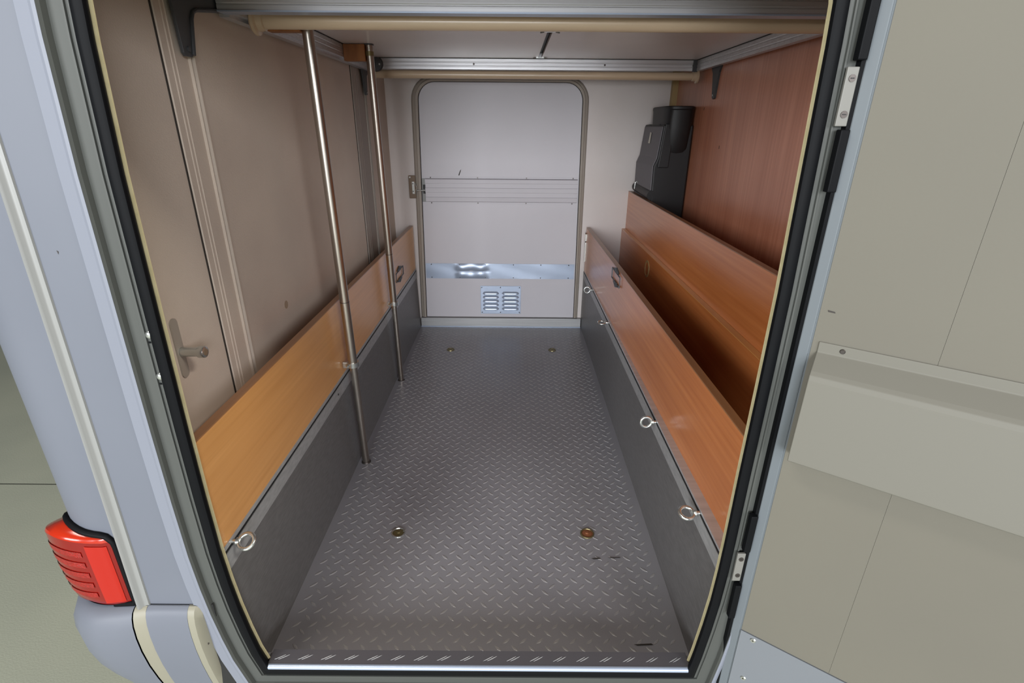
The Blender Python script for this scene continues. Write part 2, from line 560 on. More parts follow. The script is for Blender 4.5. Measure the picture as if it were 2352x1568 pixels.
# hinge side
build('hinge_gasket', MB().box(0.4291, 0.4352, 0.7276, 0.7388, -0.0186, 1.382), M['rubber'], tr)


def hinge(z0, zp0, zp1, blocks, label):
    t = thing('hatch_hinge', (0.423, 0.731, z0), label, 'hinge', 'hinges of the open hatch')
    pl = build('plate', MB().box(0.4141, 0.4291, 0.7271, 0.7318, zp0, zp1), M['hinge_plate'], t, 0.001)
    for z in (zp0 + 0.014, zp1 - 0.013):
        s_ = build('screw', MB().tube((0.4221, 0.7273, z), (0.4221, 0.7261, z), 0.0045, seg=12), M['screw'], pl)
        build('slot', MB().box(0.4197, 0.4244, 0.7256, 0.7262, z - 0.0006, z + 0.0006), M['black'], s_)
    for a, c in blocks:
        build('knuckle_cover', MB().box(0.4197, 0.4319, 0.7200, 0.7323, a, c), M['rubber'], t, 0.0015)
    return t


hinge(1.0201, 1.1019, 1.1705, ((1.0201, 1.0981), (1.1771, 1.2598)), 'upper hinge with white plate between black covers')
hinge(0.2286, 0.3179, 0.3837, ((0.2286, 0.3123), (0.3931, 0.474)), 'lower hinge between black covers near the floor')

# ------------------------------------------------------------------ open hatch leaf (hinged on the right)
TH = math.radians(36)
DD, NN, P0 = Vector((math.cos(TH), -math.sin(TH), 0)), Vector((-math.sin(TH), -math.cos(TH), 0)), Vector((0.4465, 0.7191, 0))


def dr(s, e, z):
    p = P0 + DD * s + NN * e
    return (p.x, p.y, z)


def dbox(s0, s1, e0, e1, z0, z1):
    return MB().add([dr(s, e, z) for z in (z0, z1) for s, e in ((s0, e0), (s1, e0), (s1, e1), (s0, e1))],
                    [(3, 2, 1, 0), (4, 5, 6, 7), (0, 1, 5, 4), (1, 2, 6, 5), (2, 3, 7, 6), (3, 0, 4, 7)])


d2 = thing('door_2', dr(0.45, -0.01, -0.028), 'wide open hatch leaf with cream lining and white pocket', 'hatch', kind='structure')
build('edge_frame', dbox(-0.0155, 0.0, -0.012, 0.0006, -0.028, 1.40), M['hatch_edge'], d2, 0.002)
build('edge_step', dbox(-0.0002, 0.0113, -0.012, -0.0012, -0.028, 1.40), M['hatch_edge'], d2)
build('outer_skin', dbox(0.0, 0.92, -0.030, -0.012, -0.028, 1.40), M['paint'], d2)
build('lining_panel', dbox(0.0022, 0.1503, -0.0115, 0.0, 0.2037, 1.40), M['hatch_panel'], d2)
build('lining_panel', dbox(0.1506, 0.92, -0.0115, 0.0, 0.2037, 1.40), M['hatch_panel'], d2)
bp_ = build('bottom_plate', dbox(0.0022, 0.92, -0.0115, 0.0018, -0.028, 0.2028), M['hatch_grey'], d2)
for s, z in ((0.0254, 0.192), (0.0254, 0.0857), (0.376, 0.192), (0.752, 0.192)):
    k = build('screw', MB().tube(dr(s, 0.0018, z), dr(s, 0.0032, z), 0.0055, 0.0042, 12), M['zinc'], bp_)
    build('recess', MB().tube(dr(s, 0.0033, z), dr(s, 0.0034, z), 0.0018, seg=6), M['screw'], k)
prof = [(0.0, 0.8086), (0.0024, 0.8086), (0.0024, 0.7926), (0.0282, 0.771), (0.0335, 0.7654), (0.0355, 0.7578), (0.0470, 0.6240), (0.0450, 0.6226), (0.0, 0.6100)]
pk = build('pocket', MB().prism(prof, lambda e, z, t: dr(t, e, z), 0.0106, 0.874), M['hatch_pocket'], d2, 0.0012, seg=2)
for s in (0.0423, 0.395, 0.752):
    build('screw', MB().tube(dr(s, 0.0025, 0.8006), dr(s, 0.0038, 0.8006), 0.004, 0.003, 10), M['screw'], pk)
build('scuff_mark', MB().add([dr(0.0113, 0.0004, 0.8575), dr(0.0207, 0.0004, 0.8565), dr(0.0216, 0.0004, 0.8542), dr(0.0122, 0.0004, 0.8547)], [(0, 1, 2, 3)]), M['scuff'], d2)

# ------------------------------------------------------------------ closed hatch in the far wall
d1 = thing('door_1', (-0.07, YF, 0.0), 'closed white hatch in the far wall with vent grille', 'hatch', kind='structure')


def rounded(x0b, x1b, x0t, x1t, z0, z1, r, n=8):
    pts = [(x1b, z0), ]
    for k in range(n + 1):
        a = math.pi / 2 * k / n
        pts.append((x1t - r + r * math.cos(a), z1 - r + r * math.sin(a)))
    for k in range(n + 1):
        a = math.pi / 2 + math.pi / 2 * k / n
        pts.append((x0t + r + r * math.cos(a), z1 - r + r * math.sin(a)))
    pts.append((x0b, z0))
    return pts


ZD0, ZD1 = 0.058, 1.298
inn = rounded(-0.502, 0.360, -0.482, 0.347, ZD0, ZD1, 0.085)
out = rounded(-0.535, 0.384, -0.520, 0.380, ZD0, ZD1 + 0.030, 0.115)
build('leaf', MB().prism(inn, lambda x, z, t: (x, t, z), YF - 0.012, YF), M['door_white'], d1)
rings = []
n = len(inn)
fr = MB()
sect = [(0.0, -0.006), (0.06, -0.022), (0.35, -0.026), (0.55, -0.020), (0.62, -0.020), (0.9, -0.014), (1.0, -0.004), (1.0, 0.0), (0.0, 0.0)]
for i in range(n):
    rings.append([(inn[i][0] + (out[i][0] - inn[i][0]) * t, YF + y, inn[i][1] + (out[i][1] - inn[i][1]) * t) for t, y in sect])
build('gasket_frame', fr.loft(rings, True, False, True), M['door_frame'], d1, smooth=True)
inn2 = rounded(-0.5025, 0.3605, -0.4825, 0.3475, ZD0, ZD1 + 0.001, 0.0855)
build('shadow_gap', MB().path_tube([(x, YF - 0.0115, z) for x, z in inn2], 0.0025, 6), M['rubber'], d1)
build('threshold', MB().box(-0.535, 0.402, YF - 0.030, YF, 0.0, 0.054), M['alu_dull'], d1, 0.002)
build('threshold_edge', MB().box(-0.535, 0.402, YF - 0.0335, YF - 0.0295, 0.0, 0.006), M['alu_bright'], d1)
Y1 = YF - 0.012
# upper aluminium profile with flat ribs
bd = build('lock_profile', MB().prism([(0.0, 0.716), (0.018, 0.720), (0.020, 0.742), (0.016, 0.7435), (0.016, 0.766), (0.020, 0.7675), (0.020, 0.790), (0.016, 0.7915), (0.016, 0.813), (0.020, 0.8145), (0.020, 0.834), (0.0, 0.838)],
                                    lambda e, z, t: (t, Y1 - e, z), -0.468, 0.342), M['door_profile'], d1)
for z0, z1 in ((0.838, 0.846), (0.706, 0.716)):
    build('flange', MB().box(-0.466, 0.342, Y1 - 0.0025, Y1, z0, z1), M['door_profile'], bd)
    for x in (-0.44, -0.19, 0.07, 0.318):
        build('screw', MB().tube((x, Y1 - 0.002, (z0 + z1) / 2), (x, Y1 - 0.005, (z0 + z1) / 2), 0.0036, seg=8), M['screw'], bd)
build('end_plate', MB().box(-0.4855, -0.468, Y1 - 0.012, Y1, 0.717, 0.836), M['mould'], bd, 0.001)
for z0, z1 in ((0.782, 0.806), (0.760, 0.777)):
    build('lock_opening', MB().box(-0.480, -0.4675, Y1 - 0.0165, Y1 - 0.011, z0, z1), M['black'], bd)
build('lock_rod', MB().tube((-0.515, Y1 - 0.014, 0.776), (-0.47, Y1 - 0.014, 0.776), 0.0035, seg=10), M['zinc'], d1, smooth=True)
st = build('striker_plate', MB().box(-0.556, -0.520, YF - 0.024, YF - 0.018, 0.734, 0.852), M['rust'], d1, 0.003)
sk = build('striker', MB().box(-0.538, -0.524, YF - 0.032, YF - 0.0235, 0.758, 0.822), M['zinc'], st, 0.001)
build('striker_wing', MB().path_tube([(-0.522, YF - 0.03, 0.815), (-0.516, YF - 0.034, 0.80), (-0.513, YF - 0.034, 0.788), (-0.518, YF - 0.034, 0.78), (-0.515, YF - 0.034, 0.766), (-0.52, YF - 0.03, 0.757)], 0.0028, 8), M['zinc'], st, smooth=True)
for z in (0.772, 0.811):
    build('screw', MB().tube((-0.5325, YF - 0.0325, z), (-0.5325, YF - 0.0335, z), 0.0028, seg=8), M['screw'], st)
build('screw', MB().tube((-0.548, YF - 0.0245, 0.843), (-0.548, YF - 0.026, 0.843), 0.0045, seg=10), M['zinc'], st)
build('scuff_mark', MB().add([(-0.292, Y1 - 0.001, 0.853), (-0.286, Y1 - 0.001, 0.853), (-0.275, Y1 - 0.001, 0.885), (-0.283, Y1 - 0.001, 0.876)], [(0, 1, 2, 3)]), M['scuff'], d1)

# thin kick plate with two dents, as a height field
nx, nz = 96, 12
b = MB()
kx0, kx1, kz0, kz1 = -0.492, 0.350, 0.290, 0.377


def dent(x, z):
    t = (z - kz0) / (kz1 - kz0)
    if -0.335 < x < -0.12:
        w = min(1, (x + 0.335) / 0.035, (-0.12 - x) / 0.05)
        w = max(0, min(1, w))
        w = w * w * (3 - 2 * w)
        return w * (0.0055 * abs(math.sin(math.pi * 2 * t)) ** 0.8 * (1 if t > 0.5 else 0.9)) + 0.003 * w * math.sin(x * 60) * math.sin(math.pi * t)
    return 0.0008 * math.sin(x * 19 + z * 30) * math.sin(math.pi * t)


rows = [[(kx0 + (kx1 - kx0) * i / nx, Y1 - 0.002 - dent(kx0 + (kx1 - kx0) * i / nx, kz0 + (kz1 - kz0) * j / nz), kz0 + (kz1 - kz0) * j / nz) for i in range(nx + 1)] for j in range(nz + 1)]
kp = build('kick_plate', b.loft(rows, False), M['alu_bright'], d1, smooth=True)
for x in (-0.46, -0.30, -0.155, 0.005, 0.16, 0.318):
    for z in (kz0 + 0.006, kz1 - 0.006):
        build('rivet', MB().tube((x, Y1 - 0.002, z), (x, Y1 - 0.006, z), 0.0034, 0.002, 8), M['screw'], kp)

# louvred vent grille, two columns of five slats
vx0, vx1, vz0, vz1 = -0.184, 0.049, 0.078, 0.247
vg = build('vent_grille', MB().box(vx0, vx1, Y1 - 0.003, Y1, vz0, vz1), M['alu_bright'], d1, 0.0012)
for cx0, cx1 in ((vx0 + 0.012, -0.077), (-0.061, vx1 - 0.010)):
    for k in range(5):
        zc = vz0 + 0.030 + k * 0.0235
        rg = []
        for i in range(13):
            t = i / 12
            x = cx0 + (cx1 - cx0) * t
            w = min(1, t / 0.13, (1 - t) / 0.13)
            w = math.sin(w * math.pi / 2)
            rg.append([(x, Y1 - 0.003, zc + 0.011 * w + 0.001), (x, Y1 - 0.003 - 0.006 * w, zc + 0.006 * w), (x, Y1 - 0.003 - 0.0095 * w, zc - 0.002 * w), (x, Y1 - 0.003 - 0.0085 * w, zc - 0.006 * w), (x, Y1 - 0.003, zc - 0.005 * w)])
        build('louvre_slat', MB().loft(rg, True, False, True), M['alu_bright'], vg, smooth=True)
for x in (vx0 + 0.008, -0.069, vx1 - 0.008):
    for z in (vz0 + 0.009, vz1 - 0.009):
        build('rivet', MB().tube((x, Y1 - 0.003, z), (x, Y1 - 0.006, z), 0.0034, 0.002, 8), M['screw'], vg)

# ------------------------------------------------------------------ kick panels with their aluminium edge trims
pl = thing('kick_panel', (FL - 0.012, 1.85, 0.0), 'grey kick panel with aluminium edge on the left, under the honey beech board', 'panel', 'grey kick panels')
build('board', MB().prism([(FL - 0.018, 0.0), (FL, 0.0), (FLT, 0.335), (FLT - 0.018, 0.335)], lambda x, z, y: (x, y, z), YN, YF - 0.031), M['panel_grey'], pl)
et = build('edge_trim', MB().box(FLT - 0.002, FLT + 0.003, YN, YF - 0.031, 0.300, 0.337), M['alu_dull'], pl)
build('groove', MB().box(FLT - 0.002, FLT + 0.0012, YN, YF - 0.031, 0.337, 0.342), M['black'], et)
build('lip', MB().box(FLT - 0.018, FLT + 0.001, YN, YF - 0.031, 0.342, 0.352), M['alu_dull'], et, 0.001)
build('screw', MB().tube((FLT + 0.003, 1.44, 0.318), (FLT + 0.0045, 1.44, 0.318), 0.003, seg=8), M['black'], et)
pr = thing('kick_panel', (FR + 0.012, 1.85, 0.0), 'grey kick panel with aluminium edge on the right, carrying four eye bolts', 'panel', 'grey kick panels')
build('board', MB().box(FR, FR + 0.018, YN, YF - 0.001, 0.0, 0.335), M['panel_grey'], pr)
et = build('edge_trim', MB().box(FR - 0.002, FR, YN, YF - 0.031, 0.300, 0.334), M['alu_dull'], pr)
build('groove', MB().box(FR - 0.0008, FR + 0.004, YN, YF - 0.031, 0.334, 0.3385), M['black'], et)
build('lip', MB().box(FR, FR + 0.026, YN, YF - 0.031, 0.3385, 0.3445), M['alu'], et, 0.001)

# ------------------------------------------------------------------ wooden boards
bl = thing('side_board', (FL - 0.009, 1.85, 0.352), 'honey coloured beech board along the left wall behind the poles', 'board', 'wooden side boards')
build('plank', MB().box(FLT - 0.018, FLT - 0.001, YN, YF - 0.034, 0.352, 0.588), M['wood_oak'], bl)
build('edge_band', MB().box(FLT - 0.0185, FLT - 0.0005, YN, YF - 0.034, 0.588, 0.591), M['wood_edge'], bl)
br = thing('side_board', (FR + 0.034, 1.85, 0.3445), 'reddish beech board above the right kick panel', 'board', 'wooden side boards')
ZR1 = 0.572
build('plank', MB().add([(0.430, YN, 0.3445), (0.448, YN, 0.3445), (0.448, YN, ZR1), (0.430, YN, ZR1), (0.404, YF - 0.034, 0.3445), (0.424, YF - 0.034, 0.3445), (0.424, YF - 0.034, ZR1 + 0.012), (0.404, YF - 0.034, ZR1 + 0.012)],
                            [(0, 1, 2, 3), (7, 6, 5, 4), (0, 4, 5, 1), (1, 5, 6, 2), (2, 6, 7, 3), (3, 7, 4, 0)]), M['wood_red'], br)
build('edge_band', MB().add([(0.4297, YN, ZR1), (0.4483, YN, ZR1), (0.4483, YN, ZR1 + 0.003), (0.4297, YN, ZR1 + 0.003), (0.4037, YF - 0.034, ZR1 + 0.012), (0.4243, YF - 0.034, ZR1 + 0.012), (0.4243, YF - 0.034, ZR1 + 0.015), (0.4037, YF - 0.034, ZR1 + 0.015)],
                                [(0, 1, 2, 3), (7, 6, 5, 4), (0, 4, 5, 1), (1, 5, 6, 2), (2, 6, 7, 3), (3, 7, 4, 0)]), M['wood_edge'], br)
hb = MB().box(0.400, 0.406, YF - 0.037, YF - 0.034, 0.40, 0.555)
build('edge_clip', hb, M['zinc'], br)
for z in (0.51, 0.555):
    build('clip_screw', MB().tube((0.404, YF - 0.036, z), (0.400, YF - 0.040, z), 0.004, seg=8), M['zinc'], br)

b2 = thing('bench_board', (0.61, 1.85, 0.05), 'dark shaded bench front board with a round hole', 'board')
build('plank', MB().box(0.602, 0.620, YN, YF - 0.001, 0.05, 0.577), M['wood_red'], b2)
build('edge_band', MB().box(0.6015, 0.6205, YN, YF - 0.001, 0.577, 0.5795), M['wood_oak'], b2)
b = MB()
rgs = []
for k in range(24):
    a = 2 * math.pi * k / 24
    rgs.append([(0.602 - e, 2.279 + r * math.cos(a), 0.512 + r * math.sin(a)) for r, e in ((0.038, 0.0), (0.038, 0.002), (0.029, 0.002), (0.029, 0.0))])
build('hole_ring', b.loft(rgs, True, True), M['gold'], b2, smooth=True)
build('hole_plug', MB().tube((0.602, 2.279, 0.512), (0.6013, 2.279, 0.512), 0.029, seg=24), M['wood_red'], b2)
b3 = build('bench_back_board', MB().box(0.6215, 0.640, YN, YF - 0.001, 0.05, 0.777), M['wood_red'])
tag(b3, 'upper reddish board behind the bench front, below the veneer bulkhead', 'board')
build('edge_band', MB().box(0.621, 0.6405, YN, YF - 0.001, 0.777, 0.780), M['wood_edge'], b3)
tag(build('bench_shelf', MB().box(0.641, XR - 0.001, YN, YF - 0.001, 0.45, 0.466), M['wood_red']), 'shaded shelf behind the upper reddish board', 'shelf')
post = build('trim_2', MB().box(0.788, XR, YF - 0.032, YF - 0.001, 0.47, ZT), M['gold'])
tag(post, 'golden strip in the far corner above the black case', 'trim', kind='structure')

# ------------------------------------------------------------------ eye bolts
EYE = [('eye bolt on the right trim nearest the hatch opening', 0.888), ('eye bolt on the right trim, second from the open hatch', 1.257), ('eye bolt on the right trim seen edge on, third from the open hatch', 2.050), ('eye bolt on the right trim nearest the closed hatch', 2.52)]


def eye_bolt(loc, sx, tilt, label):
    t = thing('eye_bolt', loc, label, 'eye bolt', 'eye bolts on the kick panels')
    x, y, z = loc
    build('shank', MB().tube((x, y, z), (x + sx * 0.010, y, z), 0.0045, seg=12), M['zinc'], t, smooth=True)
    build('collar', MB().tube((x + sx * 0.009, y, z), (x + sx * 0.014, y, z), 0.0078, 0.0060, 14), M['zinc'], t, smooth=True)
    c = Vector((x + sx * 0.0278, y, z))
    R = 0.0148
    ring = MB().path_tube([c + Vector((R * math.cos(a), R * math.sin(a) * math.cos(tilt), R * math.sin(a) * math.sin(tilt))) for a in [2 * math.pi * k / 28 for k in range(28)]], 0.0042, 10, True)
    build('ring', ring, M['zinc'], t, smooth=True)
    return t


for (lab, y), tl in zip(EYE, (0.25, 1.45, 0.12, 1.5)):
    eye_bolt((FR - 0.001, y, 0.338), -1, tl, lab)
eye_bolt((FLT + 0.001, 0.79, 0.344), 1, 0.55, 'eye bolt on the left trim below the honey coloured board')


# folding lashing loops on the boards
def lashing(x, y, z, sx, label):
    t = thing('lashing_loop', (x, y, z - 0.03), label, 'lashing loop', 'lashing loops on the side boards')
    w, h = 0.080, 0.020
    e = sx * 0.004
    build('loop', MB().path_tube([(x + e, y - w, z - h), (x + e, y - w, z + h), (x + e, y + w, z + h), (x + e, y + w, z - h)], 0.0022, 8, True), M['darksteel'], t)
    for s in (1, -1):
        bk = build('bracket', MB().prism([(-0.024, 0.017), (0.024, 0.017), (0.026, 0.022), (0.050, 0.027), (0.0, 0.040), (-0.050, 0.027), (-0.026, 0.022)],
                                      lambda a, c, k: (x + k, y + a, z + s * c), 0.0, sx * 0.005), M['darksteel'], t)
        build('screw', MB().tube((x + sx * 0.005, y, z + s * 0.029), (x + sx * 0.0065, y, z + s * 0.029), 0.004, seg=8), M['screw'], bk)
    return t


lashing(0.4143, 2.01, 0.545, -1, 'folding lashing loop on the reddish board on the right')
lashing(FLT - 0.001, 2.44, 0.435, 1, 'folding lashing loop on the honey coloured board')

# ------------------------------------------------------------------ floor sockets
for x, y, m, lab in ((-0.327, 1.187, 'brass', 'brass ringed floor socket near the sill, left of the rusty one'), (0.224, 1.190, 'copper', 'rusty brown floor socket near the sill'),
                     (-0.325, 2.53, 'brass', 'floor socket in the far left of the tread floor'), (0.213, 2.535, 'brass', 'floor socket in the far right of the tread floor')):
    t = thing('floor_socket', (x, y, 0.0), lab, 'floor socket', 'floor sockets')
    rgs = []
    for k in range(28):
        a = 2 * math.pi * k / 28
        rgs.append([(x + r * math.cos(a), y + r * math.sin(a), z) for r, z in ((0.0205, 0.0), (0.0195, 0.003), (0.0170, 0.0032), (0.0160, 0.0012))])
    build('rim', MB().loft(rgs, True, True), M['zinc' if m == 'brass' and y < 2 else 'brass'], t, smooth=True)
    build('dish', MB().tube((x, y, 0.0004), (x, y, 0.0016), 0.0165, 0.012, 24), M[m], t, smooth=True)
    build('boss', MB().tube((x, y + 0.002, 0.0015), (x, y + 0.002, 0.0034), 0.006, 0.004, 12), M[m], t, smooth=True)

# ------------------------------------------------------------------ guide rails on the beige wall
for y0, y1, lab in ((1.085, 1.185, 'vertical wall rail beside the latch pin, behind the honey board'), (2.31, 2.50, 'vertical wall rail near the far corner, behind the poles')):
    t = thing('wall_rail', (XL, (y0 + y1) / 2, 0.02), lab, 'rail', 'vertical wall rails')
    w = y1 - y0
    sec = [(0.0, y0), (0.004, y0 + 0.002), (0.004, y0 + w * 0.20), (0.0055, y0 + w * 0.22), (0.0055, y0 + w * 0.24), (0.004, y0 + w * 0.26), (0.004, y0 + w * 0.32), (0.0055, y0 + w * 0.34), (0.0055, y0 + w * 0.36), (0.004, y0 + w * 0.38), (0.004, y1 - 0.022), (0.009, y1 - 0.0205), (0.009, y1 - 0.018), (0.002, y1 - 0.017), (0.002, y1 - 0.0085), (0.010, y1 - 0.0075), (0.010, y1 - 0.004), (0.0, y1 - 0.003)]
    build('profile', MB().prism(sec, lambda e, y, z: (XL + e, y, z), 0.02, ZB + 0.06), M['wall_beige'] if y0 < 2 else M['door_frame'], t)
    build('groove', MB().box(XL + 0.0015, XL + 0.0030, y1 - 0.017, y1 - 0.0085, 0.02, ZB + 0.06), M['scuff'], t)
    build('groove', MB().box(XL, XL + 0.002, y1 - 0.003, y1 + 0.003, 0.02, ZB + 0.06), M['scuff'], t)
    build('edge_gap', MB().box(XL, XL + 0.0018, y0 - 0.004, y0, 0.02, ZB + 0.06), M['scuff'], t)

# latch pin on the beige wall
t = thing('latch_pin', (XL, 0.93, 0.62), 'steel latch pin with round head on a slotted wall plate', 'latch')
b = MB()
pts = []
for k in range(13):
    a = math.pi * k / 12
    pts.append((0.93 + 0.011 * math.cos(a), 0.744 + 0.011 * math.sin(a)))
for k in range(13):
    a = math.pi + math.pi * k / 12
    pts.append((0.93 + 0.011 * math.cos(a), 0.643 + 0.011 * math.sin(a)))
build('plate', b.prism(pts, lambda y, z, t_: (XL + t_, y, z), 0.0, 0.003), M['door_frame'], t)
build('pin', MB().tube((XL + 0.003, 0.932, 0.686), (XL + 0.040, 0.932, 0.686), 0.0095, seg=18), M['zinc'], t, smooth=True)
build('head', MB().tube((XL + 0.036, 0.932, 0.686), (XL + 0.050, 0.932, 0.686), 0.0120, 0.0115, 18), M['zinc'], t, 0.002, True)
build('bore', MB().tube((XL + 0.050, 0.932, 0.686), (XL + 0.0505, 0.932, 0.686), 0.0070, seg=14), M['rust'], t)

# ------------------------------------------------------------------ bed platform over the garage
PX0, PX1, PY0, PY1 = -0.628, 0.800, 1.28, 2.53
bed = thing('bed_platform', ((PX0 + PX1) / 2, (PY0 + PY1) / 2, ZB), 'lift bed platform with pale underside and aluminium rails', 'bed')
RH = 0.062


def rail(name, x0, x1, y0, y1, axis, face):
    """rail with two shallow grooves on the inner (or front) face"""
    z0, z1 = ZB, ZB + RH
    zs = [0.0, 0.010, 0.0115, 0.0135, 0.015, 0.024, 0.0255, 0.0275, 0.029, RH]
    ds = [0, 0, 0.0012, 0.0012, 0, 0, 0.0012, 0.0012, 0, 0]
    if axis == 'x':
        prof_ = [((y0 if face < 0 else y1) - face * d, z0 + z) for z, d in zip(zs, ds)] + [((y1 if face < 0 else y0), z1), ((y1 if face < 0 else y0), z0)]
        return build(name, MB().prism(prof_, lambda a, c, t_: (t_, a, c), x0, x1), M['alu'], bed)
    prof_ = [((x1 if face > 0 else x0) - face * d, z0 + z) for z, d in zip(zs, ds)] + [((x0 if face > 0 else x1), z1), ((x0 if face > 0 else x1), z0)]
    return build(name, MB().prism(prof_, lambda a, c, t_: (a, t_, c), y0, y1), M['alu'], bed)


fr_ = rail('front_rail', PX0, PX1, PY0, PY0 + 0.03, 'x', -1)
build('bottom_lip', MB().box(PX0, PX1, PY0 - 0.004, PY0 + 0.03, ZB - 0.003, ZB), M['alu_bright'], fr_)
rr_ = rail('rear_rail', PX0, PX1, PY1 - 0.03, PY1, 'x', -1)
for x in (-0.172, 0.386, 0.764):
    build('screw', MB().tube((x, PY1 - 0.030, ZB + 0.020), (x, PY1 - 0.0325, ZB + 0.020), 0.0042, seg=8), M['screw'], rr_)
sl = rail('side_rail', PX0, PX0 + 0.022, PY0 + 0.03, PY1 - 0.03, 'y', 1)
build('bottom_flange', MB().box(PX0 - 0.012, PX0 + 0.010, PY0 + 0.03, PY1 - 0.03, ZB - 0.008, ZB), M['alu'], sl)
rail('side_rail', PX1 - 0.022, PX1, PY0 + 0.03, PY1 - 0.03, 'y', -1)
ZP = ZB + 0.043
for x0, x1 in ((PX0 + 0.022, 0.100), (0.116, PX1 - 0.022)):
    build('underside_panel', MB().box(x0, x1, PY0 + 0.03, PY1 - 0.03, ZP, ZP + 0.012), M['bed_under'], bed)
build('rail_gap', MB().box(PX0 + 0.022, PX1 - 0.022, PY1 - 0.0325, PY1 - 0.0302, ZP - 0.0025, ZP), M['black'], bed)
for xa_, xb_ in ((PX0 + 0.0222, PX0 + 0.0245), (PX1 - 0.0245, PX1 - 0.0222)):
    build('rail_gap', MB().box(xa_, xb_, PY0 + 0.03, PY1 - 0.03, ZP - 0.0025, ZP), M['black'], bed)
build('mattress_board', MB().box(PX0 + 0.005, PX1 - 0.005, PY0 + 0.003, PY1 - 0.003, ZB + RH, ZB + RH + 0.02), M['case_black'], bed)
for y in (1.80, 2.455):
    cp = build('connector', MB().box(0.092, 0.124, y, y + 0.014, ZP - 0.0025, ZP), M['zinc'], bed)
    for x in (0.090, 0.125):
        build('wing', MB().path_tube([(x, y + 0.007, ZP - 0.002), (x + (0.012 if x > 0.1 else -0.012), y + 0.007, ZP - 0.004)], 0.002, 6), M['screw'], cp)
cc = build('corner_cap', MB().tube((-0.588, PY1 - 0.0305, ZB + 0.018), (-0.588, PY1 - 0.040, ZB + 0.018), 0.030, 0.026, 20), M['darksteel'], bed, smooth=True)
build('screw', MB().tube((-0.572, PY1 - 0.040, ZB + 0.016), (-0.572, PY1 - 0.042, ZB + 0.016), 0.004, seg=8), M['zinc'], cc)
build('corner_cap', MB().box(PX1 - 0.038, PX1 - 0.019, PY1 - 0.036, PY1 - 0.028, ZB - 0.003, ZB + 0.042), M['darksteel'], bed)


# beige rods below the platform
def rod(y, z, x0, x1, r, label, flanges):
    t = thing('beige_rod', ((x0 + x1) / 2, y, z - r), label, 'rod', 'beige rods under the bed')
    build('tube', MB().tube((x0, y, z), (x1, y, z), r, seg=28), M['beige_tube'], t, smooth=True)
    for x, s in flanges:
        rg = []
        for dx, rr in ((0.0, 0.6), (0.0, 1.55), (0.004, 1.75), (0.010, 1.70), (0.013, 1.30), (0.026, 1.18), (0.028, 1.0)):
            rg.append([(x + s * dx, y + rr * r * math.cos(2 * math.pi * k / 24), z + rr * r * math.sin(2 * math.pi * k / 24)) for k in range(24)])
        fl = build('flange', MB().loft(rg, True, False, True), M['beige_tube'], t, smooth=True)
        build('holder', MB().box(x - 0.004 if s > 0 else x - 0.010, x + 0.010 if s > 0 else x + 0.004, y - 0.010, y + 0.012, z + r * 0.9, ZP), M['beige_tube'], fl, 0.003)
        build('screw', MB().tube((x + s * 0.016, y - 0.004, z + r * 1.3), (x + s * 0.016, y - 0.010, z + r * 1.3), 0.005, seg=10), M['black'], fl)
    return t


rod(1.40, 1.3205, -0.607, 0.775, 0.0178, 'near beige rod hanging below the bed platform', ((-0.607, 1), (0.775, -1)))
rod(2.515, 1.3005, -0.600, 0.795, 0.0160, 'far beige rod under the rear rail above the closed hatch', ((0.795, -1),))

# dark steel corner brackets carrying the platform
t = thing('bed_bracket', (XL, 1.20, 1.215), 'large dark grey steel bracket at the near left of the bed', 'bracket', 'dark steel bed brackets')
sec = [(1.130, 1.224), (1.135, 1.219), (1.158, 1.219), (1.163, 1.225), (1.180, 1.286), (1.187, 1.297), (1.200, 1.303), (1.36, 1.328), (1.36, 1.352), (1.120, 1.352)]
build('plate', MB().prism(sec, lambda y, z, e: (XL + e, y, z), 0.0115, 0.018), M['darksteel'], t, 0.001)
build('rim', MB().path_tube([(XL + 0.0195, 1.160, 1.223), (XL + 0.0195, 1.177, 1.287), (XL + 0.0195, 1.185, 1.2995), (XL + 0.0195, 1.199, 1.306), (XL + 0.0195, 1.36, 1.331)], 0.004, 8), M['darksteel'], t, smooth=True)
build('bolt', MB().tube((XL + 0.018, 1.147, 1.232), (XL + 0.0215, 1.147, 1.232), 0.005, seg=10), M['darksteel'], t)
t = thing('bed_bracket', (XL, 2.40, 1.22), 'dark grey steel bracket at the far left behind the pole', 'bracket', 'dark steel bed brackets')
sec = [(2.455, 1.216), (2.475, 1.216), (2.488, 1.29), (2.53, 1.312), (2.53, 1.345), (2.40, 1.345), (2.435, 1.29)]
build('plate', MB().prism(sec, lambda y, z, e: (XL + 0.012 + e, y, z), 0.0, 0.008), M['darksteel'], t)
build('bolt', MB().tube((XL + 0.020, 2.465, 1.226), (XL + 0.023, 2.465, 1.226), 0.004, seg=8), M['zinc'], t)
t = thing('bed_bracket', (XR, 2.35, 1.22), 'dark grey steel bracket leg on the veneer bulkhead', 'bracket', 'dark steel bed brackets')
sec = [(2.318, 1.208), (2.334, 1.204), (2.345, 1.21), (2.372, 1.30), (2.39, 1.319), (2.39, 1.345), (2.29, 1.345), (2.29, 1.319), (2.305, 1.30)]
build('plate', MB().prism(sec, lambda y, z, e: (XR - e, y, z), 0.0, 0.008), M['darksteel'], t)
build('bolt', MB().tube((XR - 0.008, 2.33, 1.218), (XR - 0.011, 2.33, 1.218), 0.004, seg=8), M['zinc'], t)


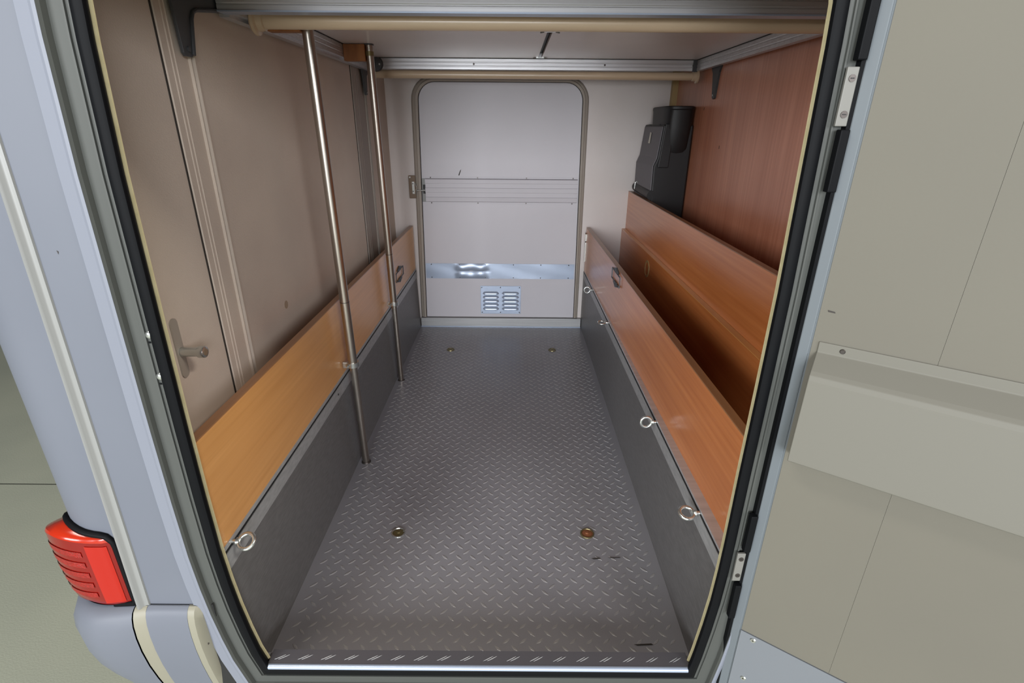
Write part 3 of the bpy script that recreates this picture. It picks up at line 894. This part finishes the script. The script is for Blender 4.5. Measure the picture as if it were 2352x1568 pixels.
# ------------------------------------------------------------------ steel poles
def pole(foot, head, zc, label):
    t = thing('support_pole', foot, label, 'pole', 'steel support poles')
    f, h = Vector(foot), Vector(head)
    at = lambda z: f + (h - f) * ((z - f.z) / (h.z - f.z))
    build('lower_tube', MB().tube(f, at(zc + 0.02), 0.0118, seg=22), M['steel'], t, smooth=True)
    build('upper_tube', MB().tube(at(zc), h, 0.0140, seg=22), M['steel'], t, smooth=True)
    build('joint_ring', MB().tube(at(0.60), at(0.602), 0.0143, seg=22), M['screw'], t, smooth=True)
    build('foot_ring', MB().tube(f, f + Vector((0, 0, 0.004)), 0.0165, 0.014, 20), M['screw'], t, smooth=True)
    p = at(zc)
    cl = build('clamp', MB().tube(p - Vector((0, 0, 0.008)), p + Vector((0, 0, 0.008)), 0.0185, seg=22), M['zinc'], t, smooth=True)
    build('clamp_ear', MB().box(FLT + 0.003, p.x - 0.012, p.y - 0.004, p.y + 0.004, p.z - 0.014, p.z + 0.006), M['zinc'], cl, 0.001)
    build('clamp_screw', MB().tube((p.x - 0.017, p.y - 0.012, p.z), (p.x - 0.010, p.y - 0.022, p.z), 0.004, seg=10), M['zinc'], cl, smooth=True)
    tz = h.z
    build('wall_block', MB().box(PX0 + 0.023, h.x - 0.013, h.y - 0.016, h.y + 0.016, ZB - 0.012, ZP - 0.002), M['block'], t, 0.002)
    build('head_clip', MB().tube(Vector((h.x, h.y, tz - 0.034)), Vector((h.x, h.y, tz - 0.020)), 0.0155, seg=20), M['brass'], t, smooth=True)
    build('head_cap', MB().tube(h, h + Vector((0, 0, 0.004)), 0.017, seg=20), M['darksteel'], t, smooth=True)
    return t


pole((-0.511, 1.533, 0.0), (-0.510, 1.475, ZP - 0.004), 0.388, 'near steel support pole standing by the honey coloured board')
pole((-0.515, 2.172, 0.0), (-0.516, 2.105, ZP - 0.004), 0.382, 'far steel support pole standing closer to the closed hatch')

# ------------------------------------------------------------------ black case in the far right corner
t = thing('black_case', (0.735, 2.70, 0.466), 'black plastic case with grey side standing in the far right corner', 'case')
cy0, cy1 = 2.53, 2.875


def xcase(z):
    return 0.655 if z < 0.95 else 0.655 + (z - 0.95) * 0.075


zs = [0.466, 0.93, 0.965, 1.108]
lefts = [0.656, 0.648, 0.662, 0.676]
rings = [[(l, cy0, z), (0.808, cy0, z), (0.808, cy1, z), (l - 0.004, cy1, z)] for l, z in zip(lefts, zs)]
body = build('body', MB().loft(rings, True, False, True), M['case_black'], t, 0.006)
rings = [[(l - 0.0035, cy0 + 0.012, z), (l + 0.01, cy0 + 0.012, z), (l + 0.01, cy1 - 0.008, z), (l - 0.0075, cy1 - 0.008, z)] for l, z in zip(lefts, zs[:3] + [1.10])]
side = build('side_panel', MB().loft(rings, True, False, True), M['case_grey'], t, 0.003)
side['label'] = 'dark grey side face of the case'
stk = build('sticker', MB().add([(0.6605, 2.735, 1.025), (0.6605, 2.700, 1.025), (0.6652, 2.705, 1.072), (0.6652, 2.73, 1.075)], [(0, 1, 2, 3)]), M['sticker'], side)
for y in (2.60, 2.78):
    build('vent_slot', MB().box(0.672, 0.69, y, y + 0.03, 1.1075, 1.1095), M['black'], side)
build('front_flap', MB().add([(0.664, cy0 - 0.012, 0.925), (0.712, cy0 - 0.012, 0.925), (0.720, cy0 - 0.010, 1.112), (0.682, cy0 - 0.010, 1.112), (0.664, cy0, 0.925), (0.712, cy0, 0.925), (0.720, cy0, 1.112), (0.682, cy0, 1.112)],
                                 [(0, 1, 2, 3), (7, 6, 5, 4), (0, 4, 5, 1), (1, 5, 6, 2), (2, 6, 7, 3), (3, 7, 4, 0)]), M['case_black'], t, 0.003)
rg = []
for z, w in ((0.945, 0.030), (0.965, 0.052), (1.01, 0.062), (1.10, 0.066), (1.168, 0.068), (1.172, 0.070), (1.182, 0.070), (1.185, 0.066)):
    cxx, cyy = 0.743, 2.66
    ring = []
    for k in range(24):
        a = 2 * math.pi * k / 24
        ca, sa = math.cos(a), math.sin(a)
        ring.append((cxx + w * abs(ca) ** 0.5 * (1 if ca > 0 else -1), cyy + 0.16 * (w / 0.07) * abs(sa) ** 0.5 * (1 if sa > 0 else -1), z))
    rg.append(ring)
build('upper_housing', MB().loft(rg, True, False, True), M['case_black'], t, smooth=True)
build('cable_roll', MB().tube((0.640 + 0.012, cy0 + 0.0, 0.800), (0.640 + 0.012, cy1 - 0.01, 0.806), 0.022, seg=20), M['case_black'], t, smooth=True)
bk = build('buckle', MB().path_tube([(0.630, 2.80, 0.800), (0.630, 2.80, 0.832), (0.637, 2.80, 0.838), (0.645, 2.80, 0.832), (0.645, 2.80, 0.806)], 0.0022, 8), M['zinc'], t, smooth=True)

# ------------------------------------------------------------------ outside corner: moulding, tail light, bumper
mo = MB()
rg = []
for z, xa, xb in ((0.2371, -0.7182, -0.6951), (1.0436, -0.6937, -0.6754), (2.228, -0.658, -0.6439)):
    w = xb - xa
    sec = [(0, 0.0), (0.04, 0.006), (0.15, 0.010), (0.30, 0.011), (0.45, 0.009), (0.55, 0.005), (0.70, 0.0035), (0.95, 0.003), (1.0, 0.0)]
    rg.append([(xa + w * a, YS - e, z) for a, e in sec])
mould = build('trim_3', mo.loft(rg, True, False, True), M['mould'], smooth=True)
tag(mould, 'white corner moulding running down to the bumper', 'moulding', kind='structure')

tl = thing('tail_light', (-0.82, 0.78, 0.245), 'red wraparound tail light on the rear corner above the bumper', 'tail light')
u0, u1 = (XS + 0.7266), UC + 0.045


def sm(x):
    x = max(0, min(1, x))
    return x * x * (3 - 2 * x)


def tl_top(u):
    t_ = (u - u0) / (u1 - u0)
    return 0.397 + 0.018 * sm(t_ * 2.2) - 0.045 * sm((t_ - 0.40) / 0.5)


def tl_off(u, v):
    t_ = (u - u0) / (u1 - u0)
    return 0.0075 + 0.0376 * sm(t_ * 1.5) * (1 - 0.25 * (1 - v) ** 3) - 0.004 * sm((0.06 - t_) / 0.06)


NU, NV = 34, 12
rows = []
for j in range(NV + 1):
    v = j / NV
    row = []
    for i in range(NU + 1):
        u = u0 + (u1 - u0) * i / NU
        e = tl_off(u, v) * (1 - 0.35 * max(0, (0.08 - v) / 0.08))
        p = corner_path(e, u)
        row.append((p[0], p[1], 0.2465 + (tl_top(u) - 0.2465) * v))
    rows.append(row)
lens = build('lens', MB().loft(rows, False), M['lens'], tl, smooth=True)
rows2 = []
for k, (f, dz) in enumerate(((1.0, 0.0), (0.93, 0.005), (0.6, 0.010), (0.0, 0.013))):
    rows2.append([(*corner_path(tl_off(u0 + (u1 - u0) * i / NU, 1) * f, u0 + (u1 - u0) * i / NU), tl_top(u0 + (u1 - u0) * i / NU) + dz) for i in range(NU + 1)])
tp = build('lens_top', MB().loft(rows2, False), M['lens_top'], tl, smooth=True)
rows3 = []
for f in (0.75, 0.0):
    rows3.append([(*corner_path(tl_off(u0 + (u1 - u0) * i / NU, 0) * f, u0 + (u1 - u0) * i / NU), 0.2465) for i in range(NU + 1)])
build('lens_base', MB().loft(rows3, False), M['rubber'], tl)


def patch(ua, ub, va, vb, raise_, m, name, nu=12, nv=4, par=None):
    rws = []
    for j in range(nv + 1):
        v = va + (vb - va) * j / nv
        rws.append([(*corner_path(tl_off(ua + (ub - ua) * i / nu, v) + raise_, ua + (ub - ua) * i / nu), 0.2465 + (tl_top(ua + (ub - ua) * i / nu) - 0.2465) * v) for i in range(nu + 1)])
    return build(name, MB().loft(rws, False), m, par or lens, smooth=True)


LU = u1 - u0
for k in range(5):
    v = 0.16 + k * 0.155
    patch(u0 + LU * 0.22, u0 + LU * 0.60, v, v + 0.075, 0.0012, M['lens_band'], 'reflector_band')
patch(u0 + LU * 0.03, u0 + LU * 0.185, 0.06, 0.95, 0.0010, M['lens_bright'], 'clear_window', nv=10)
gp = [(*corner_path(0.003, u0 + 0.033), 0.2435), (*corner_path(0.003, u0 - 0.004), 0.2465)] + [(*corner_path(0.003, u0 - 0.009), 0.254 + 0.122 * k / 5) for k in range(6)] + \
     [(*corner_path(0.003, u0 - 0.006), 0.397), (*corner_path(0.003, u0 + 0.004), 0.410)] + [(*corner_path(0.004, u0 + 0.004 + (LU * 0.62) * k / 12), tl_top(u0 + LU * 0.62 * k / 12) + 0.016) for k in range(1, 13)] + \
     [(*corner_path(0.004, u0 + LU * 0.70), tl_top(u0 + LU * 0.7) + 0.022), (*corner_path(0.004, u0 + LU * 0.76), tl_top(u0 + LU * 0.76) + 0.034)]
build('gasket', MB().path_tube(gp, 0.0058, 10), M['rubber'], tl, smooth=True)

bpr = thing('rear_bumper', (-0.81, 0.78, -0.0844), 'silver white rear bumper corner below the tail light', 'bumper')


def bump_e(z, u):
    k = [(0.2408, 0.0056), (0.238, 0.0207), (0.2333, 0.032), (0.2239, 0.0414), (0.207, 0.0489), (0.1788, 0.0526), (0.1412, 0.0508), (0.0942, 0.0414), (0.0472, 0.0254), (0.0002, 0.0056), (-0.0468, -0.0207), (-0.0844, -0.047)]
    for (za, ea), (zb, eb) in zip(k, k[1:]):
        if zb <= z <= za:
            e = ea + (eb - ea) * (za - z) / (za - zb)
            break
    else:
        e = k[0][1] if z > k[0][0] else k[-1][1]
    w = sm((u - 0.06) / 0.16)
    return e * (0.40 + 0.60 * w) + (1 - w) * 0.0


ZS = [0.2408, 0.238, 0.2333, 0.2239, 0.207, 0.1788, 0.1412, 0.0942, 0.0472, 0.0002, -0.0468, -0.0844]


def bump_surf(ua, ub, n, name, m, raise_=0.0, shift=None, par=None, zs=ZS):
    rws = []
    for z in zs:
        row = []
        for i in range(n + 1):
            u = ua + (ub - ua) * i / n
            if shift:
                u += shift(z)
            p = corner_path(bump_e(z, u) + raise_, u)
            row.append((p[0], p[1], z))
        rws.append(row)
    n_ = len(rws[0])
    inner = [[(x + 0.0, y + 0.012, z) for x, y, z in r] for r in rws]
    b_ = MB().loft(rws, False)
    return build(name, b_, m, par or bpr, smooth=True)


UJ0, UJ1 = XS + 0.6984, XS + 0.7205
bump_surf(UJ1 + 0.0015, UC + 0.9, 40, 'corner_shell', M['paint'])
bump_surf(UJ0, UJ1, 3, 'joint_strip', M['cream2'], -0.0015)
bump_surf(0.003, UJ0 - 0.001, 8, 'side_skirt', M['paint'])
bump_surf(-0.010, 0.003, 3, 'end_cap', M['cream2'], -0.0005)
# return face of the skirt end, seen from the opening
rws = []
for z in ZS:
    x, y = corner_path(bump_e(z, 0) - 0.0005, -0.010)
    rws.append([(x, y, z), (x + 0.010, y + 0.012, z), (x + 0.010, y + 0.045, z)])
build('end_return', MB().loft(rws, False), M['cream2'], bpr, smooth=True)
build('clip_hole', MB().tube((-0.6000, 0.7235, 0.146), (-0.5990, 0.7215, 0.146), 0.003, seg=8), M['screw'], bpr)
# closing top and the black joint between body and bumper
rows4 = []
for e in (-0.02, 0.004):
    rows4.append([(*corner_path(e, u), 0.2403) for u in us[:-1]])
build('joint_gap', MB().loft(rows4, False), M['rubber'], bpr)
b = MB().box(-0.6155, -0.575, 0.7334, 0.7349, -0.08, 0.24)  # black sheet added as shade in the gap between skirt end and frame
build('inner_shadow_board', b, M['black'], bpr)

for o in bpy.data.objects:
    if '_org' in o:
        del o['_org']
